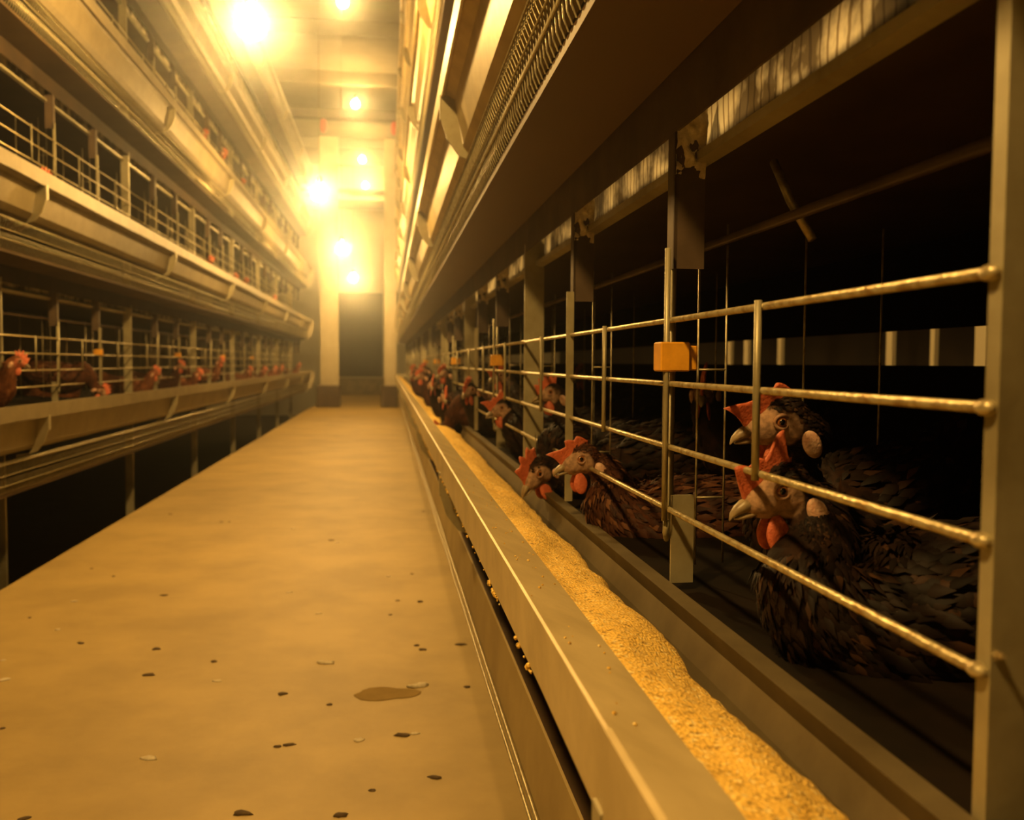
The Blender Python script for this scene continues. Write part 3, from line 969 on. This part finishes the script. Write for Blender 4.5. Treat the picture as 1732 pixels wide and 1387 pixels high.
def make_hen(head, yaw, pitch, body, byaw, kind='black', comb='spiky', flop=1.0, scale=0.93, roll=0.0, voxel=0.004, feathers=1400,
             slope=0.0, neck_bow=0.03, droop=0.0, thick=1.0):
    """head: eye midpoint; yaw/pitch in radians; body: trunk centre; byaw: where the breast points. All in scene metres."""
    root = empty('hen', (body[0], body[1], body[2] - 0.09 * scale))
    inv = Matrix.Translation(-Vector(root.location))
    head = Vector(head); body = Vector(body)
    S = scale
    HM = Euler((roll, -pitch, yaw), 'XYZ').to_matrix() if False else (Matrix.Rotation(yaw, 3, 'Z') @ Matrix.Rotation(-pitch, 3, 'Y') @ Matrix.Rotation(roll, 3, 'X'))
    BF = Vector((math.cos(byaw), math.sin(byaw), 0))
    up = Vector((0, 0, 1))
    def hp(x, y, z):
        return head + HM @ Vector((x * S, y * S, z * S))
    TS = 0.86 * S
    def bp(x, z):
        return body + BF * (x * TS) + up * ((z + slope * x) * TS)
    # spine: tail, rump, trunk, breast, neck, back of skull
    nb = bp(0.095, 0.035)
    hb = hp(-0.025, 0, -0.014)
    mid = nb.lerp(hb, 0.5) + up * neck_bow * S * 0.3 + BF * neck_bow * S * 0.5
    hb2 = hp(-0.006, 0, -0.004)
    ctrl = []
    def add(p, ra, rb):
        ctrl.append((p.x, p.y, p.z, ra * S, rb * S))
    q_ = 0.86
    add(bp(-0.225, 0.105), 0.010, 0.016)
    add(bp(-0.185, 0.075), 0.030 * q_, 0.034 * q_)
    add(bp(-0.125, 0.035), 0.058 * q_, 0.056 * q_)
    add(bp(-0.05, 0.008), 0.080 * q_ * thick, 0.074 * q_)
    add(bp(0.03, 0.0), 0.078 * q_ * thick, 0.076 * q_)
    add(bp(0.082, 0.012), 0.060 * q_ * thick, 0.064 * q_)
    add(nb + BF * 0.010, 0.040 * q_, 0.045 * q_)
    add(mid, 0.0215, 0.025)
    add(hb, 0.0148, 0.0168)
    add(hb2, 0.015, 0.0165)
    path = catmull(ctrl, 7)
    bm = bmesh.new()
    rings = []
    n = 20
    P = [Vector(p[:3]) for p in path]
    tang = []
    for i in range(len(P)):
        tang.append((P[min(i + 1, len(P) - 1)] - P[max(i - 1, 0)]).normalized())
    side = BF.cross(up).normalized()
    for i, p in enumerate(path):
        t = tang[i]
        side = (side - t * side.dot(t)).normalized()
        u = side.cross(t)
        rings.append([bm.verts.new(P[i] + side * p[3] * math.cos(2 * PI * k / n) + u * p[4] * math.sin(2 * PI * k / n)) for k in range(n)])
    for a, b_ in zip(rings, rings[1:]):
        for k in range(n):
            bm.faces.new((a[k], a[(k + 1) % n], b_[(k + 1) % n], b_[k]))
    bm.faces.new(rings[0][::-1]); bm.faces.new(rings[-1])
    # skull, cheek, snout
    HS = HM
    ellipsoid(bm, hp(-0.006, 0, 0.0), (0.0215 * S, 0.0155 * S, 0.0195 * S), HS, 20, 14)
    ellipsoid(bm, hp(0.008, 0, -0.005), (0.0185 * S, 0.0125 * S, 0.0145 * S), HS, 20, 14)
    ellipsoid(bm, hp(0.017, 0, -0.006), (0.0115 * S, 0.0085 * S, 0.0095 * S), HS, 16, 10)
    # folded wings
    BM = Matrix.Rotation(byaw, 3, 'Z') @ Matrix.Rotation(math.atan(-slope) + 0.12, 3, 'Y')
    for sg in (1, -1):
        sd = BF.cross(up) * sg
        ellipsoid(bm, bp(-0.04, 0.015) + sd * 0.064 * TS * thick, (0.105 * TS, 0.024 * TS, 0.052 * TS), BM, 18, 12)
    bmesh.ops.recalc_face_normals(bm, faces=bm.faces)
    me = bpy.data.meshes.new('hen_tmp')
    bm.to_mesh(me); bm.free()
    tmp = bpy.data.objects.new('hen_tmp', me)
    COL.objects.link(tmp)
    md = tmp.modifiers.new('r', 'REMESH'); md.mode = 'VOXEL'; md.voxel_size = voxel
    sm = tmp.modifiers.new('s', 'SMOOTH'); sm.factor = 0.5; sm.iterations = 3
    dg = bpy.context.evaluated_depsgraph_get()
    ev = tmp.evaluated_get(dg)
    me2 = bpy.data.meshes.new_from_object(ev)
    bpy.data.objects.remove(tmp)
    me2.name = 'hen_body'
    for p in me2.polygons:
        p.use_smooth = True
    at = me2.attributes.new('skin', 'FLOAT', 'POINT')
    HMi = HM.inverted()
    vals = []
    for v in me2.vertices:
        q = HMi @ (v.co - head) / S
        f = 1 - ((q.x - 0.006) / 0.021) ** 2 - ((q.z + 0.005) / 0.0185) ** 2
        if q.x > 0.012 and q.length < 0.033:
            f = max(f, 0.6)
        if q.z > 0.0115 and q.x < 0.014:
            f = min(f, 0.0)
        if abs(q.y) < 0.004 and q.z < -0.016:
            f = min(f, 0.1)
        if q.length > 0.035:
            f = 0
        vals.append(max(0.0, min(1.0, f * 4)))
    at.data.foreach_set('value', vals)
    me2.materials.clear()
    me2.materials.append(M['hen_' + kind])
    me2.transform(inv)
    bod = bpy.data.objects.new('body', me2)
    COL.objects.link(bod)
    bod.parent = root
    # plumage
    if feathers:
        fb = bmesh.new()
        tone = []
        polys = [p for p in me2.polygons]
        hl = head - Vector(root.location)
        areas = [p.area * (7 if (p.center - hl).length < 0.055 * S else 1) for p in polys]
        pick = random.choices(range(len(polys)), weights=areas, k=feathers)
        neckpts = [Vector(p[:3]) - Vector(root.location) for p in path]
        lenp = len(neckpts)
        for pi in pick:
            p = polys[pi]
            c = p.center.copy()
            ci = p.vertices[0]
            if vals[ci] > 0.05:
                continue
            q = HMi @ (c + Vector(root.location) - head) / S
            onhead = q.length < 0.03
            # spine direction pointing to the tail
            best = min(range(0, lenp, 2), key=lambda i: (neckpts[i] - c).length_squared)
            t = (neckpts[max(0, best - 2)] - neckpts[min(lenp - 1, best + 2)])
            nrm = p.normal
            t = t - nrm * t.dot(nrm) + Vector((random.gauss(0, 0.12), random.gauss(0, 0.12), random.gauss(0, 0.12))) * t.length
            if t.length < 1e-6:
                continue
            t.normalize()
            frac = best / lenp
            L = (0.027 if frac < 0.55 else 0.019) * S * random.uniform(0.7, 1.2)
            W = (0.0048 if frac < 0.55 else 0.0028) * S * random.uniform(0.8, 1.2)
            if q.x > -0.032 and q.z > -0.05 and q.length < 0.05:
                L *= 0.35; W *= 0.5
                if q.x > -0.004 and q.z < -0.012:
                    continue
            sdv = nrm.cross(t)
            lift = random.uniform(0.08, 0.22)
            v0 = fb.verts.new(c - nrm * 0.001)
            v1 = fb.verts.new(c + t * L * 0.5 + sdv * W + nrm * L * lift * 0.6)
            v2 = fb.verts.new(c + t * L * 0.5 - sdv * W + nrm * L * lift * 0.6)
            v4 = fb.verts.new(c + t * L * 0.5 + nrm * (L * lift * 0.6 + W * 0.35))
            v3 = fb.verts.new(c + t * L + nrm * L * lift * 0.35)
            fb.faces.new((v0, v1, v4)); fb.faces.new((v0, v4, v2)); fb.faces.new((v1, v3, v4)); fb.faces.new((v4, v3, v2))
            tone.extend([random.random() ** 1.5] * 4)
        fo = bpy.data.meshes.new('plumage')
        fb.to_mesh(fo); fb.free()
        for p in fo.polygons:
            p.use_smooth = True
        ta = fo.attributes.new('tone', 'FLOAT', 'FACE')
        ta.data.foreach_set('value', tone)
        fo.materials.append(M['plume_' + kind])
        po = bpy.data.objects.new('plumage', fo)
        COL.objects.link(po); po.parent = root
    def headpart(name, b, m, smooth=True):
        for v in b.verts:
            v.co = hp(v.co.x, v.co.y, v.co.z) - Vector(root.location)
        return new_obj(name, b, m, root, smooth)
    headpart('comb', comb_bm(comb, flop), M['comb'])
    # beak: upper mandible hooked, lower mandible short
    b = bmesh.new()
    up_ = [(0.022, -0.0055, 0.0066, 0.0056), (0.028, -0.0065, 0.0058, 0.0050), (0.033, -0.0085, 0.0044, 0.0039), (0.0372, -0.0112, 0.0027, 0.0025), (0.0392, -0.0145, 0.0008, 0.0008)]
    def loft(b, secs):
        rg = []
        for x, z, ry, rz in secs:
            rg.append([b.verts.new((x, ry * math.cos(2 * PI * k / 12), z + rz * math.sin(2 * PI * k / 12))) for k in range(12)])
        for a, c in zip(rg, rg[1:]):
            for k in range(12):
                b.faces.new((a[k], a[(k + 1) % 12], c[(k + 1) % 12], c[k]))
        b.faces.new(rg[0][::-1]); b.faces.new(rg[-1])
    loft(b, up_)
    bk = headpart('beak', b, M['beak'])
    b = bmesh.new()
    loft(b, [(0.018, -0.0130, 0.0056, 0.0028), (0.027, -0.0135, 0.0044, 0.0023), (0.032, -0.0140, 0.0028, 0.0016), (0.0352, -0.0142, 0.0010, 0.0008)])
    lb = headpart('lower_beak', b, M['beak'])
    lb.parent = bk
    for sg in (1, -1):
        b = bmesh.new()
        ellipsoid(b, (0.002, sg * 0.0118, 0.002), (0.0050, 0.0042, 0.0050), None, 16, 12)
        e = headpart('eye', b, M['iris'])
        b = bmesh.new()
        ellipsoid(b, (0.0024, sg * 0.0152, 0.002), (0.0026, 0.0013, 0.0026), None, 12, 8)
        pu = headpart('pupil', b, M['pupil'])
        pu.parent = e
        b = bmesh.new()
        nn = 20
        ringpts = [(0.002 + 0.0058 * math.cos(2 * PI * k / nn), sg * (0.0138 - 0.0006 * math.cos(4 * PI * k / nn)), 0.002 + 0.0054 * math.sin(2 * PI * k / nn)) for k in range(nn + 1)]
        tube(b, ringpts, 0.0014, 6, False)
        headpart('eyelid', b, M['lid'])
        b = bmesh.new()
        mt = Matrix.Rotation(0.35, 3, 'Y') @ Matrix.Rotation(sg * -0.3, 3, 'Z')
        ellipsoid(b, (-0.0205, sg * 0.0192, -0.0175), (0.0072, 0.0038, 0.0120), mt, 16, 12)
        headpart('ear_lobe', b, M['lobe'])
        b = bmesh.new()
        mt = Matrix.Rotation(-0.1, 3, 'Y') @ Matrix.Rotation(sg * 0.12, 3, 'X')
        ellipsoid(b, (0.0060, sg * 0.0072, -0.0295), (0.0095, 0.0028, 0.0150), mt, 16, 12)
        for v in b.verts:
            if v.co.z > -0.0275:
                k = (v.co.z + 0.0275) / 0.012
                v.co.x = 0.0060 + (v.co.x - 0.0060) * (1 - 0.35 * k)
        headpart('wattle', b, M['comb'])
    return root

D = math.radians
def P3(x, y, z):
    return (x, y, H + z)
HG = 'laying hens in the close row'
# --- the hens one can tell apart in the close row
h = make_hen(P3(0.275, 0.62, -0.090), D(186), D(-9), P3(0.385, 0.590, -0.180), D(174), 'black', 'flop', 1.0, 0.98, voxel=0.003, feathers=11000, neck_bow=0.0, slope=0.02, thick=0.9)
tag(h, 'closest black hen with large head lowered between the rails beside the closest post', 'hen', HG)
h = make_hen(P3(0.297, 0.672, -0.043), D(184), D(-6), P3(0.43, 0.80, -0.15), D(205), 'black', 'flat', 1.0, 0.98, voxel=0.003, feathers=5000, roll=D(-8))
tag(h, 'black hen holding its head higher, just above the closest lowered hen', 'hen', HG)
h = make_hen(P3(0.237, 1.115, -0.119), D(189), D(-10), P3(0.362, 1.085, -0.205), D(176), 'brown', 'flat', 1.0, 0.95, voxel=0.003, feathers=8000, slope=0.1, neck_bow=0.0)
tag(h, 'reddish brown hen with pale ear lobe leaning out over the feed', 'hen', HG)
h = make_hen(P3(0.222, 1.36, -0.165), D(205), D(-38), P3(0.365, 1.38, -0.165), D(175), 'black', 'lobe', 1.0, 1.05, voxel=0.0035, feathers=1800)
tag(h, 'black hen with broad pink comb pecking at the feed behind the brown hen', 'hen', HG)
h = make_hen(P3(0.243, 1.97, -0.097), D(196), D(-14), P3(0.368, 1.93, -0.165), D(176), 'black', 'fork', 1.0, 0.98, voxel=0.0035, feathers=2000, neck_bow=0.02)
tag(h, 'black hen with forked red comb and pale ear lobe stretching out above the trough', 'hen', HG)
h = make_hen(P3(0.225, 2.55, -0.075), D(232), D(-18), P3(0.345, 2.62, -0.16), D(185), 'black', 'spiky', 1.0, 0.98, voxel=0.004, feathers=1200, neck_bow=0.05)
tag(h, 'black hen turned to the viewer with red face, just beyond the forked comb hen', 'hen', HG)
h = make_hen(P3(0.305, 2.50, -0.035), D(200), D(-8), P3(0.45, 2.43, -0.15), D(190), 'black', 'fork', 1.0, 0.95, voxel=0.005, feathers=700)
tag(h, 'dark hen inside the cage, its red comb just over the second rail', 'hen', HG)

# --- prototypes for hens further away
def proto_far(kind, comb, pose):
    hd = {'up': (0.135, 0.0, 0.205), 'peck': (0.16, 0.0, 0.04), 'turn': (0.125, 0.02, 0.18)}[pose]
    yw = {'up': 0, 'peck': 0, 'turn': D(55)}[pose]
    pt = {'up': D(-8), 'peck': D(-45), 'turn': D(-15)}[pose]
    return make_hen(hd, yw, pt, (0, 0, 0.09), 0, kind, comb, 1.0, 0.95, voxel=0.006, feathers=700)
# (world place of the head, heading, pose, colour, label)
PROT = {}
def far_hen(headpos, heading, pose, kind, comb, label, group):
    key = (pose, kind, comb)
    off = {'up': (0.135, 0.0, 0.205), 'peck': (0.16, 0.0, 0.04), 'turn': (0.125, 0.02, 0.18)}[pose]
    a = D(heading)
    ox = off[0] * math.cos(a) - off[1] * math.sin(a)
    oy = off[0] * math.sin(a) + off[1] * math.cos(a)
    loc = (headpos[0] - ox, headpos[1] - oy, H + headpos[2] - off[2])
    if key not in PROT:
        PROT[key] = o = proto_far(kind, comb, pose)
    else:
        o = dup(PROT[key])
    o.location = loc
    o.rotation_euler = (0, 0, a)
    tag(o, label, 'hen', group)
    return o
NH = [
    ((0.185, 2.95, -0.105), 215, 'turn', 'black', 'spiky', 'dark hen with bright red comb in the crowd, beside the trough rim'),
    ((0.165, 3.35, -0.075), 205, 'turn', 'black', 'lobe', 'red-faced hen in the crowd, raised behind the trough rim'),
    ((0.215, 3.55, -0.035), 215, 'up', 'black', 'spiky', 'hen with the highest red comb in the crowd of the close row'),
    ((0.163, 2.84, -0.205), 188, 'peck', 'brown', 'fork', 'dark brown hen with its head down in the feed before the crowd'),
    ((0.150, 4.2, -0.055), 200, 'up', 'brown', 'spiky', 'small distant hen with red comb beyond the crowd, over the trough'),
    ((0.185, 4.7, -0.030), 205, 'up', 'black', 'lobe', 'small distant hen with raised comb near the end of the close row'),
    ((0.145, 5.4, -0.065), 200, 'turn', 'brown', 'lobe', 'tiny hen at the dim end of the close row'),
    ((0.175, 6.2, -0.04), 205, 'up', 'brown', 'spiky', 'tiniest hen visible at the very end of the close row'),
    ((0.30, 1.68, -0.05), 184, 'up', 'black', 'spiky', 'dim hen deep in the cage with a pale ear lobe, behind the thin uprights'),
    ((0.555, 2.61, -0.03), 170, 'turn', 'black', 'spiky', 'dim dark hen standing far inside the cage behind the rails'),
    ((0.43, 1.21, -0.03), 190, 'turn', 'black', 'spiky', 'nearly hidden black hen in the shadow behind the yellow clip'),
]
for a in NH:
    far_hen(*a, HG)

FHG = 'laying hens in the row across the aisle'
def LP(px, py, xx):
    """direction table of the far row: (x/y, z/y) measured along the aisle -> place at depth xx"""
    return (xx, xx / px, xx / px * py)
LH = [
    # tier one: (x/y, z/y)
    ((-0.3745, 0.0000), -1.13, 330, 'turn', 'red', 'spiky', 'big reddish hen looking out beside the first post across the aisle'),
    ((-0.3125, -0.0085), -1.30, 350, 'up', 'red', 'spiky', 'blurred reddish hen standing back from the second upright across the aisle'),
    ((-0.2935, -0.0300), -1.13, 0, 'peck', 'brown', 'spiky', 'hen feeding with only its bright comb showing above the lowest far rim'),
    ((-0.2400, -0.0110), -1.14, 340, 'turn', 'red', 'lobe', 'third reddish hen along the lowest tier across the aisle, comb raised'),
    ((-0.2150, -0.0040), -1.16, 350, 'up', 'brown', 'spiky', 'pale-faced hen lifting its head in the lowest tier across the aisle'),
    ((-0.1960, -0.0120), -1.13, 340, 'turn', 'red', 'spiky', 'reddish hen low over the trough, past the pale-faced hen'),
    ((-0.1735, 0.0010), -1.16, 340, 'up', 'red', 'spiky', 'tall hen with upright comb midway along the lowest far tier'),
    ((-0.1440, -0.0085), -1.12, 340, 'turn', 'red', 'lobe', 'round red hen head past the middle of the lowest far tier'),
    ((-0.1290, -0.0080), -1.13, 350, 'up', 'red', 'spiky', 'slim red comb second after the middle of the lowest far tier'),
    ((-0.1180, -0.0070), -1.13, 345, 'turn', 'red', 'spiky', 'red hen head third after the middle of the lowest far tier'),
    ((-0.1110, -0.0060), -1.12, 345, 'turn', 'red', 'lobe', 'bright red hen head fourth after the middle of the lowest far tier'),
    ((-0.0930, -0.0030), -1.14, 345, 'up', 'red', 'spiky', 'last small hen at the dark end of the lowest far tier'),
    # tier two
    ((-0.3480, 0.1870), -1.12, 350, 'up', 'red', 'spiky', 'lone red comb above the second-lowest far trough near the first upright'),
    ((-0.1835, 0.1060), -1.14, 345, 'up', 'red', 'spiky', 'small upright red hen midway along the second-lowest tier across the aisle'),
    ((-0.1580, 0.0890), -1.13, 345, 'turn', 'red', 'lobe', 'red hen head just past the midway hen of the second-lowest far tier'),
    ((-0.1475, 0.0850), -1.14, 345, 'up', 'red', 'spiky', 'dim red hen third in the second-lowest tier across the aisle'),
    ((-0.1180, 0.0680), -1.13, 345, 'turn', 'red', 'spiky', 'tiny red hen near the end of the second-lowest far tier'),
    # tier three
    ((-0.1680, 0.2180), -1.13, 345, 'turn', 'red', 'lobe', 'red hen comb above the rim of the middle trough across the aisle'),
    ((-0.1880, 0.2370), -1.20, 345, 'up', 'red', 'spiky', 'faded red hen behind the middle far trough, before the bright comb'),
    ((-0.1500, 0.1880), -1.16, 345, 'up', 'red', 'spiky', 'faint red hen behind the middle far trough, after the bright comb'),
]
for (px, py), xx, hd, pose, kind, cb, lab in LH:
    far_hen(LP(px, py, xx), hd, pose, kind, cb, lab, FHG)

# ------------------------------------------------------------------ litter on the walkway
def blob(name, x, y, r, m, label, group, flat=0.3, el=1.4, rot=0.0):
    b = bmesh.new()
    bmesh.ops.create_icosphere(b, subdivisions=2, radius=1.0)
    sd = random.random() * 50
    for v in b.verts:
        k = 1 + 0.55 * noise.noise(v.co * 1.9 + Vector((sd, 0, 0)))
        q = Vector((v.co.x * r * el * k, v.co.y * r * k, max(v.co.z, -0.2) * r * flat * k))
        v.co = Matrix.Rotation(rot, 3, 'Z') @ q
    o = new_obj(name, b, m, None, True)
    o.location = (x, y, r * flat * 0.19)
    tag(o, label, 'dropping', group)
    return o
DARK = [(-0.671, 2.106), (-0.496, 2.044), (-0.358, 1.944), (-0.177, 1.495), (-0.16, 1.50), (0.07, 1.353), (-0.022, 1.322), (-0.199, 1.275), (0.072, 2.694),
        (0.026, 2.393), (0.084, 2.375), (0.076, 1.973), (-0.609, 3.654), (-0.639, 3.657), (-0.877, 3.863), (-0.786, 2.758), (-0.59, 2.518), (-0.86, 2.332),
        (-0.196, 3.24), (-0.196, 1.736), (-0.105, 1.671), (0.152, 1.732), (0.024, 1.516), (-0.064, 1.253), (-0.88, 2.868), (-0.472, 1.874), (0.064, 2.004),
        (0.16, 1.999), (-0.491, 1.296), (-0.647, 1.627), (0.007, 2.259), (0.15, 3.83)]
PALE = [(-0.128, 1.91), (0.059, 1.75), (-0.759, 2.221), (-0.793, 2.003), (-0.745, 1.879), (0.003, 2.671), (-0.263, 2.513), (-0.329, 1.823), (-0.168, 2.29),
        (-0.047, 1.505), (0.046, 1.521), (-0.806, 2.481), (-0.372, 1.474), (-0.352, 3.487), (-0.173, 3.195)]
for i, (x, y) in enumerate(DARK):
    blob('dropping', x, y, random.uniform(0.003, 0.0075), M['dropping'], 'small dark dropping lying on the tan concrete walkway', 'dark droppings on the walkway',
         0.4, random.uniform(1.0, 2.0), random.uniform(-0.6, 0.6))
for i, (x, y) in enumerate(PALE):
    blob('pale_dropping', x, y, 0.013 if i < 2 else random.uniform(0.005, 0.009), M['whitedrop'], 'small pale dropping or down tuft lying on the tan concrete walkway', 'pale droppings on the walkway',
         0.25, random.uniform(1.0, 1.7), random.uniform(-0.6, 0.6))
b = bmesh.new()
ring = []
for k in range(40):
    a = 2 * PI * k / 40
    rr = 1 + 0.25 * noise.noise((math.cos(a) * 1.3, math.sin(a) * 1.3, 9.0)) + 0.08 * noise.noise((math.cos(a) * 5, math.sin(a) * 5, 2.0))
    ring.append((0.060 * rr * math.cos(a), 0.036 * rr * math.sin(a)))
lo = [b.verts.new((x, y, 0.0004)) for x, y in ring]
hi = [b.verts.new((x * 0.96, y * 0.96, 0.0012)) for x, y in ring]
for i in range(40):
    b.faces.new((lo[i], lo[(i + 1) % 40], hi[(i + 1) % 40], hi[i]))
b.faces.new(hi); b.faces.new(lo[::-1])
o = new_obj('damp_stain', b, M['stain'])
o.location = (-0.005, 1.712, 0)
tag(o, 'brownish damp stain patch on the walkway near the trough', 'stain')

# ------------------------------------------------------------------ camera
cam = bpy.data.cameras.new('camera')
co = bpy.data.objects.new('camera', cam)
COL.objects.link(co)
cam.sensor_fit = 'HORIZONTAL'
cam.sensor_width = 36.0
cam.lens = 1550.0 / 1732.0 * 36.0
cam.clip_start = 0.02
cam.clip_end = 100
r_ = Vector((0.990867392, -0.134706736, 0.00599214))
u_ = Vector((0.000947397, 0.0513928543, 0.998678065))
f_ = Vector((0.134836616, 0.989551853, -0.0510511243))
m4 = Matrix.Identity(4)
for i in range(3):
    m4[i][0], m4[i][1], m4[i][2] = r_[i], u_[i], -f_[i]
m4.translation = Vector((0, 0, H))
co.matrix_world = m4
cam.dof.use_dof = True
cam.dof.focus_distance = 0.85
cam.dof.aperture_fstop = 9.0
scene.camera = co
